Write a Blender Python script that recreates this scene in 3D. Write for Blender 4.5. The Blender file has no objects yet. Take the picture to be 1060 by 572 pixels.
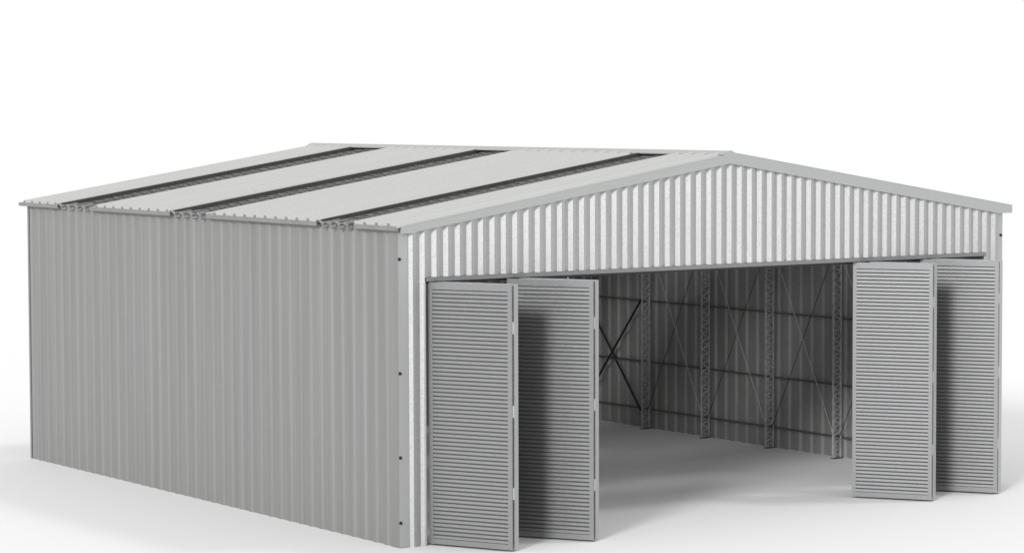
import bpy, bmesh, math, random
from mathutils import Vector, Matrix
random.seed(7)
S = bpy.context.scene
COL = S.collection

# ------------------------------------------------------------------ camera
F, YAW, PITCH, ROLL = 2.848, 0.604, 0.062, -0.003        # focal length in picture widths/1.06, angles in radians
CAM = Vector((-27.142, -43.026, 8.213))
fw = Vector((math.sin(YAW)*math.cos(PITCH), math.cos(YAW)*math.cos(PITCH), -math.sin(PITCH)))
rt = Vector((math.cos(YAW), -math.sin(YAW), 0.0))
up = rt.cross(fw)
rt, up = rt*math.cos(ROLL) + up*math.sin(ROLL), -rt*math.sin(ROLL) + up*math.cos(ROLL)
cd = bpy.data.cameras.new('camera'); cam = bpy.data.objects.new('camera', cd); COL.objects.link(cam)
cam.matrix_world = Matrix(((rt.x, up.x, -fw.x, CAM.x), (rt.y, up.y, -fw.y, CAM.y), (rt.z, up.z, -fw.z, CAM.z), (0, 0, 0, 1)))
cd.sensor_fit = 'HORIZONTAL'; cd.sensor_width = 36.0; cd.lens = F*1000/1060*36.0
cd.clip_start = 0.5; cd.clip_end = 5000
S.camera = cam

# ------------------------------------------------------------------ white studio light
wd = bpy.data.worlds.new('World'); S.world = wd; wd.use_nodes = True
bg = wd.node_tree.nodes['Background']
bg.inputs['Color'].default_value = (1.0, 1.0, 1.0, 1); bg.inputs['Strength'].default_value = 1.0
S.view_settings.view_transform = 'Standard'; S.view_settings.look = 'None'
S.view_settings.exposure = 0.0; S.view_settings.gamma = 1.0

sd = bpy.data.lights.new('key_light', 'SUN'); sd.energy = 2.5; sd.angle = math.radians(12)
key = bpy.data.objects.new('key_light', sd); COL.objects.link(key)
KD = Vector((-.85*.92, -.527*.92, .39))                      # towards the light: front left, 23 degrees up
key.rotation_euler = KD.to_track_quat('Z', 'Y').to_euler()
fd = bpy.data.lights.new('fill_light', 'SUN'); fd.energy = .7; fd.angle = math.radians(9)
fill = bpy.data.objects.new('fill_light', fd); COL.objects.link(fill)
fill.rotation_euler = Vector((.50, -.28, .82)).to_track_quat('Z', 'Y').to_euler()

# ------------------------------------------------------------------ sizes (metres)
W, L = 15.461, 16.153             # front width, depth
EZ, SL = 6.0, 0.155               # roof height over the side wall, roof slope
RX = W/2 + .09
def roof_z(x): return EZ + SL*(x if x <= RX else (W - x)*RX/(W - RX))
HEAD = 5.03                       # bottom of the gable cladding
SLOTS = [(1.42, 2.78), (7.28, 8.86), (12.72, 14.34)]          # open strips of the roof, along the depth

# ------------------------------------------------------------------ materials
def mat(name, col, rough=0.45, metal=0.0, var=0.0, scale=(1, 1, 1), fine=0.0, fscale=60, spec=0.5, bump=0.0, tint=0.0):
    m = bpy.data.materials.new(name); m.use_nodes = True
    nt = m.node_tree; b = nt.nodes['Principled BSDF']
    b.inputs['Roughness'].default_value = rough; b.inputs['Metallic'].default_value = metal
    b.inputs['Specular IOR Level'].default_value = spec
    b.inputs['Base Color'].default_value = (*col, 1)
    tc = nt.nodes.new('ShaderNodeTexCoord')
    last = None
    def noise(sc, det, vec):
        n = nt.nodes.new('ShaderNodeTexNoise'); n.inputs['Scale'].default_value = sc; n.inputs['Detail'].default_value = det
        nt.links.new(vec, n.inputs['Vector']); return n
    def mul(colsock, fac, amt):
        mr = nt.nodes.new('ShaderNodeMapRange'); mr.inputs['From Min'].default_value = .3; mr.inputs['From Max'].default_value = .7
        mr.inputs['To Min'].default_value = 1-amt; mr.inputs['To Max'].default_value = 1+amt
        nt.links.new(fac, mr.inputs['Value'])
        mx = nt.nodes.new('ShaderNodeVectorMath'); mx.operation = 'SCALE'
        if colsock is None: mx.inputs[0].default_value = col
        else: nt.links.new(colsock, mx.inputs[0])
        nt.links.new(mr.outputs[0], mx.inputs['Scale'])
        return mx.outputs[0]
    if var:
        mp = nt.nodes.new('ShaderNodeMapping'); mp.inputs['Scale'].default_value = scale
        nt.links.new(tc.outputs['Object'], mp.inputs['Vector'])
        n = noise(1.0, 4, mp.outputs[0]); last = mul(last, n.outputs['Fac'], var)
        if tint:
            n2 = noise(1.7, 2, mp.outputs[0])
            hs = nt.nodes.new('ShaderNodeMix'); hs.data_type = 'RGBA'; hs.blend_type = 'MULTIPLY'
            cr = nt.nodes.new('ShaderNodeValToRGB')
            cr.color_ramp.elements[0].position = .35; cr.color_ramp.elements[0].color = (1, 1, 1-tint, 1)
            cr.color_ramp.elements[1].position = .65; cr.color_ramp.elements[1].color = (1-tint*.6, 1-tint*.5, 1, 1)
            nt.links.new(n2.outputs['Fac'], cr.inputs[0])
            hs.inputs[0].default_value = 1.0
            nt.links.new(last, hs.inputs[6]); nt.links.new(cr.outputs[0], hs.inputs[7]); last = hs.outputs[2]
    if fine:
        n = noise(fscale, 2, tc.outputs['Object']); last = mul(last, n.outputs['Fac'], fine)
        mr = nt.nodes.new('ShaderNodeMapRange'); mr.inputs['From Min'].default_value = .3; mr.inputs['From Max'].default_value = .7
        mr.inputs['To Min'].default_value = max(rough-.1, .05); mr.inputs['To Max'].default_value = rough+.1
        nt.links.new(n.outputs['Fac'], mr.inputs['Value']); nt.links.new(mr.outputs[0], b.inputs['Roughness'])
        if bump:
            bp = nt.nodes.new('ShaderNodeBump'); bp.inputs['Strength'].default_value = bump; bp.inputs['Distance'].default_value = .01
            nt.links.new(n.outputs['Fac'], bp.inputs['Height']); nt.links.new(bp.outputs[0], b.inputs['Normal'])
    if last is not None: nt.links.new(last, b.inputs['Base Color'])
    return m
M = {}
M['ground'] = mat('white_floor', (.67, .67, .674), rough=.8, spec=.1)
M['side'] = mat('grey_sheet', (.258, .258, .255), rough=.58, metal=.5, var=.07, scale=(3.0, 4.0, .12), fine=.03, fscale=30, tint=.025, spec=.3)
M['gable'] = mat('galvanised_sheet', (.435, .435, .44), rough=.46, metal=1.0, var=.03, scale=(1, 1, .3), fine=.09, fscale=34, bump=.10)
M['lining'] = mat('dull_sheet_inside', (.30, .30, .296), rough=.55, metal=.4, var=.10, scale=(1.5, 1.5, .25), fine=.12, fscale=25)
M['roof'] = mat('roof_sheet', (.40, .40, .394), rough=.6, metal=0, var=.015, scale=(.3, 2.5, .3), fine=.02, fscale=25, spec=.3)
M['trim'] = mat('trim_metal', (.45, .455, .455), rough=.5, metal=.8, fine=.04, fscale=40, spec=.3)
M['door'] = mat('door_metal', (.285, .287, .291), rough=.42, metal=.82, fine=.08, fscale=40, spec=.6)
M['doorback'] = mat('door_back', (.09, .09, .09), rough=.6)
M['steel'] = mat('frame_steel', (.13, .13, .128), rough=.5, metal=.4, fine=.2, fscale=40)
M['lattice'] = mat('column_steel', (.48, .48, .48), rough=.5, metal=.3, fine=.25, fscale=14)
M['header'] = mat('header_steel', (.22, .22, .22), rough=.5, metal=.5, fine=.06, fscale=40)
M['lacing'] = mat('lacing_steel', (.15, .15, .147), rough=.5, metal=.4, fine=.45, fscale=5)
M['dark'] = mat('dark_steel', (.05, .05, .048), rough=.5, metal=.2, fine=.2, fscale=30)
M['black'] = mat('black_rod', (.008, .008, .008), rough=.5)
M['hinge'] = mat('hinge_metal', (.6, .6, .6), rough=.35, metal=.5)

# ------------------------------------------------------------------ helpers
def new_obj(name, bm, mats, parent=None, smooth=False):
    me = bpy.data.meshes.new(name); bmesh.ops.recalc_face_normals(bm, faces=bm.faces)
    bm.to_mesh(me); bm.free()
    for m in (mats if isinstance(mats, (list, tuple)) else [mats]): me.materials.append(m)
    if smooth:
        for p in me.polygons: p.use_smooth = True
    o = bpy.data.objects.new(name, me); COL.objects.link(o)
    if parent: o.parent = parent
    return o
def box(bm, a, b, mi=0):
    x0, y0, z0 = a; x1, y1, z1 = b
    v = [bm.verts.new(p) for p in ((x0,y0,z0),(x1,y0,z0),(x1,y1,z0),(x0,y1,z0),(x0,y0,z1),(x1,y0,z1),(x1,y1,z1),(x0,y1,z1))]
    for f in ((0,3,2,1),(4,5,6,7),(0,1,5,4),(1,2,6,5),(2,3,7,6),(3,0,4,7)):
        bm.faces.new([v[i] for i in f]).material_index = mi
def bar(bm, a, b, w, h=None, n=4, rot=math.pi/4):
    """straight bar between two points, n sided"""
    a, b = Vector(a), Vector(b); h = h or w
    d = (b-a).normalized(); ref = Vector((0, 0, 1)) if abs(d.z) < .95 else Vector((1, 0, 0))
    u = d.cross(ref).normalized(); v = u.cross(d)
    k = .5/math.cos(math.pi/4) if n == 4 else .5
    rings = []
    for p in (a, b):
        rings.append([bm.verts.new(p + u*w*k*math.cos(rot+2*math.pi*i/n) + v*h*k*math.sin(rot+2*math.pi*i/n)) for i in range(n)])
    for i in range(n):
        j = (i+1) % n; bm.faces.new((rings[0][i], rings[0][j], rings[1][j], rings[1][i]))
    bm.faces.new(rings[0][::-1]); bm.faces.new(rings[1])
def prism(bm, pts, vec, mi=0):
    """closed polygon pts (3D) extruded by vec"""
    vec = Vector(vec)
    a = [bm.verts.new(p) for p in pts]; b = [bm.verts.new(Vector(p)+vec) for p in pts]
    bm.faces.new(a[::-1]).material_index = mi; bm.faces.new(b).material_index = mi
    n = len(pts)
    for i in range(n):
        j = (i+1) % n; bm.faces.new((a[i], a[j], b[j], b[i])).material_index = mi
def rib_profile(s0, s1, pitch, pan, run, crest, depth, phase=0.0, extra=(), fall=None):
    """list of (s, d) along a trapezoid sheet between s0 and s1; d is outwards"""
    fall = fall or run
    def d(s):
        t = (s - phase) % pitch
        if t < run: return depth*t/run
        if t < run+crest: return depth
        if t < run+crest+fall: return depth*(1-(t-run-crest)/fall)
        return 0.0
    ss = {s0, s1, *extra}
    k0 = math.floor((s0-phase)/pitch)-1; k1 = math.ceil((s1-phase)/pitch)+1
    for k in range(k0, k1):
        for t in (0, run, run+crest, run+crest+fall):
            s = phase+k*pitch+t
            if s0+1e-4 < s < s1-1e-4: ss.add(s)
    return [(s, d(s)) for s in sorted(ss)]
def sheet(name, prof, place, z0, z1, th, mats, parent, skew=.002):
    """corrugated sheet: place(s, d) -> (x, y); z0, z1 functions of s; inner side gets material 1"""
    bm = bmesh.new(); V = []
    for s, d in prof:
        xo, yo = place(s, d); xi, yi = place(s, d-th)
        V.append([bm.verts.new((xo, yo, z0(s))), bm.verts.new((xo, yo, z1(s))), bm.verts.new((xi, yi, z0(s))), bm.verts.new((xi, yi, z1(s)))])
    for A, B in zip(V, V[1:]):
        bm.faces.new((A[0], B[0], B[1], A[1])).material_index = 0
        bm.faces.new((A[2], A[3], B[3], B[2])).material_index = 1
        bm.faces.new((A[1], B[1], B[3], A[3])).material_index = 0
        bm.faces.new((A[0], A[2], B[2], B[0])).material_index = 0
    for E in (V[0], V[-1]): bm.faces.new((E[0], E[1], E[3], E[2]))
    return new_obj(name, bm, mats, parent)
def label(o, t): o['label'] = t; return o

# ------------------------------------------------------------------ ground
bm = bmesh.new()
g = 1500
vs = [bm.verts.new(p) for p in ((-g, -g, 0), (g, -g, 0), (g, g, 0), (-g, g, 0))]; bm.faces.new(vs)
gr = new_obj('ground', bm, M['ground']); gr['kind'] = 'structure'

# ------------------------------------------------------------------ the hangar
H = bpy.data.objects.new('hangar', None); COL.objects.link(H)
H['label'] = 'grey corrugated metal hangar with low gable roof and open folding louvred doors'
H['category'] = 'hangar'

# walls -------------------------------------------------------------
sp = dict(pitch=.40, pan=.20, run=.06, crest=.08, depth=.030)
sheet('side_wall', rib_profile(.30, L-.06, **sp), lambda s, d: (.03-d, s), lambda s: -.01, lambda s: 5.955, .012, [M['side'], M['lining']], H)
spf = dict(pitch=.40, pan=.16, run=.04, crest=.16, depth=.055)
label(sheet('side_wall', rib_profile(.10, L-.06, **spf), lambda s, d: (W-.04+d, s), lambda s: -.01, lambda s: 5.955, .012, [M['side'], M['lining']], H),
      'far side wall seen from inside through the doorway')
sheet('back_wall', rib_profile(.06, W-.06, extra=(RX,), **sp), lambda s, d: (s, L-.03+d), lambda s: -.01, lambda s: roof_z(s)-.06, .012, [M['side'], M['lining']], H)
gp = dict(pitch=.262, pan=.095, run=.072, crest=.07, fall=.025, depth=.066, phase=.205)
sheet('gable_wall', rib_profile(.20, W-.18, extra=(RX,), **gp), lambda s, d: (s, .015-d), lambda s: HEAD, lambda s: roof_z(s)-.08, .012, [M['gable'], M['lining']], H)
sheet('door_pier', rib_profile(.20, .54, **gp), lambda s, d: (s, .015-d), lambda s: -.01, lambda s: HEAD, .012, [M['gable'], M['lining']], H)
sheet('door_pier', rib_profile(14.93, W-.18, **gp), lambda s, d: (s, .015-d), lambda s: -.01, lambda s: HEAD, .012, [M['gable'], M['lining']], H)

# corner trims with screws --------------------------------------------
def corner(name, x, y, fx, fy, wx, wy, z1, screws):
    bm = bmesh.new(); t = .012
    xa, ya = x, y; xb, yb = x+fx*wx, y+fy*wy
    prism(bm, [(xa, ya, .01), (xb, ya, .01), (xb, ya+fy*t, .01), (xa+fx*t, ya+fy*t, .01), (xa+fx*t, yb, .01), (xa, yb, .01)], (0, 0, z1-.01))
    bm.normal_update()
    for f in bm.faces:
        if abs(f.normal.x) > .9: f.material_index = 1  # same flashing, but the flange's shade is put into a darker grey
    o = new_obj(name, bm, [M['trim'], M['side']], H)
    for z, sx in screws:
        b2 = bmesh.new()
        bmesh.ops.create_cone(b2, cap_ends=True, segments=10, radius1=.034, radius2=.028, depth=.025,
                              matrix=Matrix.Translation((sx, y-.012, z)) @ Matrix.Rotation(math.pi/2, 4, 'X'))
        new_obj('screw', b2, M['black'], o)
    return o
corner('corner_trim', -.012, -.001, 1, 1, .215, .32, 5.93, [(z, .012) for z in (.47, 1.69, 3.26, 5.38)])
corner('corner_trim', W+.012, -.001, -1, 1, .19, .12, 5.93, [(5.38, W-.04)])
corner('corner_trim', -.012, L+.04, 1, -1, .12, .07, 5.93, [])
corner('corner_trim', W+.012, L+.04, -1, -1, .12, .07, 5.93, [])
for x in (.545, W-.555):
    bm = bmesh.new(); box(bm, (x-.02, -.045, .0), (x+.02, .16, HEAD-.085)); new_obj('jamb_trim', bm, M['trim'], H)
# header over the doorway, with the track the doors hang from
bm = bmesh.new(); box(bm, (.56, -.062, HEAD-.08), (14.93, .16, HEAD-.003)); hd = new_obj('header_beam', bm, M['header'], H)
bm = bmesh.new(); box(bm, (.7, .20, HEAD-.14), (14.8, .30, HEAD-.06)); new_obj('door_track', bm, M['dark'], hd)

# roof ------------------------------------------------------------------
OE, OF, OB = .10, .085, .30
edges = [-OF+.02] + [e for s in SLOTS for e in s] + [L+OB]
panels = [(edges[i], edges[i+1]) for i in range(0, len(edges), 2)]
def roof_panel(y0, y1, left):
    prof = rib_profile(y0, y1, pitch=.42, pan=.28, run=.03, crest=.08, depth=.06, phase=.12)
    bm = bmesh.new(); V = []
    xs = (-OE, RX-.10) if left else (W+OE, RX+.10)
    for s, d in prof:
        row = []
        for x in xs:
            zz = roof_z(x) if 0 <= x <= W else EZ - SL*OE
            row += [bm.verts.new((x, s, zz+d)), bm.verts.new((x, s, zz-.03))]
        V.append(row)
    for A, B in zip(V, V[1:]):
        bm.faces.new((A[0], A[2], B[2], B[0])).material_index = 0
        bm.faces.new((A[1], B[1], B[3], A[3])).material_index = 1
        bm.faces.new((A[0], B[0], B[1], A[1])).material_index = 2; bm.faces.new((A[2], A[3], B[3], B[2]))  # sheet ends at the eave: shade painted in with a darker grey
    for E in (V[0], V[-1]): bm.faces.new((E[0], E[1], E[3], E[2]))
    o = new_obj('roof_sheet', bm, [M['roof'], M['lining'], M['side']], H)
    b2 = bmesh.new(); x0 = xs[0]; sg = 1 if left else -1; z = EZ-SL*OE
    box(b2, (min(x0-sg*.012, x0+sg*.05), y0+.01, z-.075), (max(x0-sg*.012, x0+sg*.05), y1-.01, z+.006)); new_obj('eave_trim', b2, M['side'], o)
    return o
for left in (True, False):
    for y0, y1 in panels:
        p = roof_panel(y0, y1, left)
# rails capping the edges of each open strip, coloured to read as dark lines
for left in (True, False):
    for y0, y1 in SLOTS:
        for y in (y0, y1):
            bm = bmesh.new(); hi = .03 if y == y1 else .008
            x0, x1 = (-.105, RX-.12) if left else (W+.105, RX+.12)
            z0, z1 = EZ-SL*.10, roof_z(x1)
            prism(bm, [(x0, y-.03, z0+hi), (x1, y-.03, z1+hi), (x1, y-.03, z1-.05), (x0, y-.03, z0-.045)], (0, .06, 0))
            new_obj('roof_rail', bm, M['dark'], H)
# ridge cap
bm = bmesh.new()
yA, yB = -OF+.02, L+OB+.02
zc = 7.295; zw = roof_z(RX-.15)+.035
prism(bm, [(RX-.15, yA, zw), (RX, yA, zc), (RX+.15, yA, zw), (RX+.15, yA, zw-.02), (RX, yA, zc-.03), (RX-.15, yA, zw-.02)], (0, yB-yA, 0))
new_obj('ridge_cap', bm, M['trim'], H)
bm = bmesh.new(); box(bm, (RX-.07, .1, roof_z(RX)-.30), (RX+.07, L-.1, roof_z(RX)+.03)); new_obj('ridge_gap_filler', bm, M['dark'], H)  # dark block added to stop light showing through the gap under the cap
# barge boards on both gables
def barge(yc, th, x0, x1, drop=0.0):
    """sloping fascia from eave x0 to ridge x1"""
    sg = 1 if x1 > x0 else -1
    ze = EZ - SL*OE
    lo = .045 if (sg > 0 and not drop) else 0.0           # the near slope's board is a little slimmer
    top_e = (x0, yc, ze+.03-lo)
    xr = x1 - sg*.20
    pts = [top_e, (xr, yc, roof_z(xr)+.045-lo), (x1, yc, zc+.012), (x1, yc, roof_z(x1)-.175),
           (x0+sg*.34, yc, roof_z(x0+sg*.34)-.17), (x0+sg*.30, yc, ze-.125), (x0, yc, ze-.125)]
    pts = [(px, py, pz-drop) for px, py, pz in pts]
    bm = bmesh.new(); prism(bm, pts, (0, th, 0))
    # top flange lapping the roof sheet
    if not drop: prism(bm, [(x0, yc, ze+.031-lo), (xr, yc, roof_z(xr)+.046-lo), (xr, yc, roof_z(xr)+.062-lo), (x0, yc, ze+.047-lo)], (0, .13*(1 if th > 0 else -1), 0))
    return new_obj('barge_board', bm, M['trim'], H)
for x0, x1 in ((0.0, .12), (W+.22, W-.12)):
    barge(-OF, .018, x0, RX); barge(L+OB-.01, -.018, x1, RX, .10)

# roof trusses in the open strips ----------------------------------------------
def truss(y, left):
    bm = bmesh.new(); lc = bmesh.new()
    x0, x1 = (.14, RX-.05) if left else (W-.14, RX+.05)
    a = Vector((x0, y, roof_z(x0)-.02)); b = Vector((x1, y, roof_z(x1)-.02))
    dn = Vector((0, 0, -.28))
    for o, dz in ((-.40, -.01), (-.20, -.03), (0.0, -.01), (.20, -.03), (.42, -.02), (.56, -.06)):
        w = Vector((0, o, dz)); bar(bm, a+w, b+w, .035)
        if abs(o) < .1: bar(bm, a+dn+w, b+dn+w, .035)
    n = 64
    for i in range(n):
        p, q = a.lerp(b, i/n), a.lerp(b, (i+1)/n); mid = (p+q)/2
        for o in (0.0,):
            w = Vector((0, o, -.01)); bar(lc, p+w, mid+dn+w, .020, n=5); bar(lc, mid+dn+w, q+w, .020, n=5)
        e0, e1 = (-.40, .42) if i % 2 else (.42, -.40)
        bar(lc, p+Vector((0, e0, -.005)), q+Vector((0, e1, -.005)), .018, n=5)
    o = new_obj('roof_truss', bm, M['steel'], H)
    new_obj('lacing', lc, M['lacing'], o)
    return o
for y0, y1 in SLOTS:
    yc = (y0+y1)/2
    for left in (True, False):
        t = truss(yc, left)
        # knobbly bearing shoe at the eave: plates and stub ends over the wall top
        bm = bmesh.new(); sx = -1 if left else 1; xe = 0 if left else W
        for k in range(4):
            y = y0+.22+(y1-y0-.44)*k/3
            bar(bm, (xe+sx*.12, y, EZ-.02-.02*(k % 2)), (xe-sx*.30, y+.05, EZ+.02), .08, .035)
            bar(bm, (xe+sx*.12, y-.07, EZ-.04), (xe+sx*.10, y+.15, EZ-.005+.02*(k % 2)), .04, .03)
            bar(bm, (xe+sx*.06, y-.02, EZ-.12), (xe+sx*.06, y+.02, EZ-.01), .10, .05)
        new_obj('bearing_shoe', bm, M['door'], t)

# inside frame: lattice columns, girts, brace rods along both side walls ---------------
CY = [.34, 2.66, 5.09, 7.52, 9.98, 12.40, 14.90]
GZ = (.49, 1.70, 3.25, 5.40)
def column(x, y, sg):
    """two chords laced together, standing sg*... inside the wall"""
    bm = bmesh.new(); xa, xb = x+sg*.09, x+sg*.32
    for xx in (xa, xb): box(bm, (xx-.012, y-.022, .015), (xx+.012, y+.022, 5.70))
    n = 30; dz = 5.6/n
    for k in range(n):
        z = .06+k*dz
        bar(bm, (xa, y, z), (xb, y, z+dz/2), .024, n=5); bar(bm, (xb, y, z+dz/2), (xa, y, z+dz), .024, n=5)
    o = new_obj('column', bm, M['lattice'], H)
    b2 = bmesh.new(); box(b2, (min(xa, xb)-.03, y-.06, .004), (max(xa, xb)+.03, y+.06, .018)); new_obj('base_plate', b2, M['dark'], o)
    return o
for x, sg in ((W-.03, -1), (.03, 1)):
    for y in CY: column(x, y, sg)
    for z in GZ:
        bm = bmesh.new(); xx = x+sg*.055
        box(bm, (xx-.028, .35, z-.018), (xx+.028, L-.2, z+.018)); new_obj('girt', bm, M['steel'], H)
    xr = x+sg*.22
    for i in range(len(CY)-1):
        y0, y1 = CY[i], CY[i+1]
        blk = i == len(CY)-2
        if blk: y0 += .12; y1 += .22
        zt = 3.30 if blk else 4.95
        for k, (a, b) in enumerate((((y0, .45), (y1, zt)), ((y0, zt), (y1, .45)))):
            bm = bmesh.new(); off = .02*k
            bar(bm, (xr+off, a[0]+.06, a[1]), (xr+off, b[0]-.06, b[1]), .055 if blk else .019, n=8)
            o = new_obj('brace_rod', bm, M['black'] if blk else (M['dark'] if k == 1 else M['lattice']), H)
            if blk: label(o, 'thick black brace rod in the rear bay')
# eave beams that carry the trusses
for x in (.20, W-.20):
    bm = bmesh.new(); box(bm, (x-.07, .3, 5.62), (x+.07, L-.2, 5.74)); new_obj('eave_beam', bm, M['dark'], H)

# folding door leaves -----------------------------------------------------------------
DH = 4.90; DW = 1.80
def leaf_meshes(w, th):
    """leaf along +X from 0 to w, front face at y=0 looking to -Y, thickness towards +Y"""
    f = bmesh.new(); st, tr, br = .085, .13, .10
    box(f, (0, 0, 0), (st, th, DH)); box(f, (w-st, 0, 0), (w, th, DH))
    box(f, (st, .001, 0), (w-st, th-.001, br)); box(f, (st, .001, DH-tr), (w-st, th-.001, DH))
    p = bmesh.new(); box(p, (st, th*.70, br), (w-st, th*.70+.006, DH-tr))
    s = bmesh.new(); n = 61; pit = (DH-tr-br)/n
    for k in range(n):
        z = br+k*pit
        # tilted slat, lower edge forward
        prism(s, [(st, .002, z+pit*.14), (st, .010, z+pit*.10), (st, th*.62, z+pit*.80), (st, th*.5, z+pit*.86), (st, .004, z+pit*.76)], (w-st*2, 0, 0))
    return f, s, p
def mesh_of(bm, name, m):
    me = bpy.data.meshes.new(name); bmesh.ops.recalc_face_normals(bm, faces=bm.faces); bm.to_mesh(me); bm.free(); me.materials.append(m); return me
LEAF = {}
for key, th in (('thin', .035), ('thick', .135)):
    f, s, p = leaf_meshes(DW, th)
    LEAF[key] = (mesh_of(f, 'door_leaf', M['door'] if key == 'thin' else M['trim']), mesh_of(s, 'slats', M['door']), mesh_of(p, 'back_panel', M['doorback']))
def link(name, me, parent):
    o = bpy.data.objects.new(name, me); COL.objects.link(o); o.parent = parent; return o
hb = bmesh.new(); box(hb, (-.05, -.035, -.11), (.0, .035, .11)); HME = mesh_of(hb, 'hinge', M['hinge'])
def pair(tip, back, w, spread, fat=1.0):
    """folded pair: front leaf from back (x,y) to tip (x,y); rear leaf folded behind it, opened by spread degrees at the rear end"""
    tip, back = Vector(tip), Vector(back)
    d = (tip-back).normalized(); ang = math.atan2(d.y, d.x)
    for key in ('thin', 'thick'):
        lm = LEAF[key]
        if key == 'thin': q, a = tip - d*w, ang
        else:
            a = ang - math.radians(spread); e = Vector((math.cos(a), math.sin(a)))
            q = tip + Vector((-d.y, d.x))*.085 + d*.012 - e*w
        o = link('door_leaf', lm[0], H); o.location = (q.x, q.y, .035); o.rotation_euler = (0, 0, a); o.scale = (w/DW, fat if key == 'thick' else 1, 1)
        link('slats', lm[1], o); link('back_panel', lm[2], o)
        if key == 'thin':
            for z in (1.04, 2.56, 4.10):
                h = link('hinge', HME, o); h.location = (DW-.002, .06, z)
pair((1.43, -1.60), (.63, .0), 1.77, 2)
pair((3.34, -1.53), (2.395, -.04), 1.76, 6)
pair((12.147, -1.367), (11.209, .038), 1.69, 8, 1.1)
pair((14.00, -1.386), (13.09, .03), 1.69, 4, 1.35)
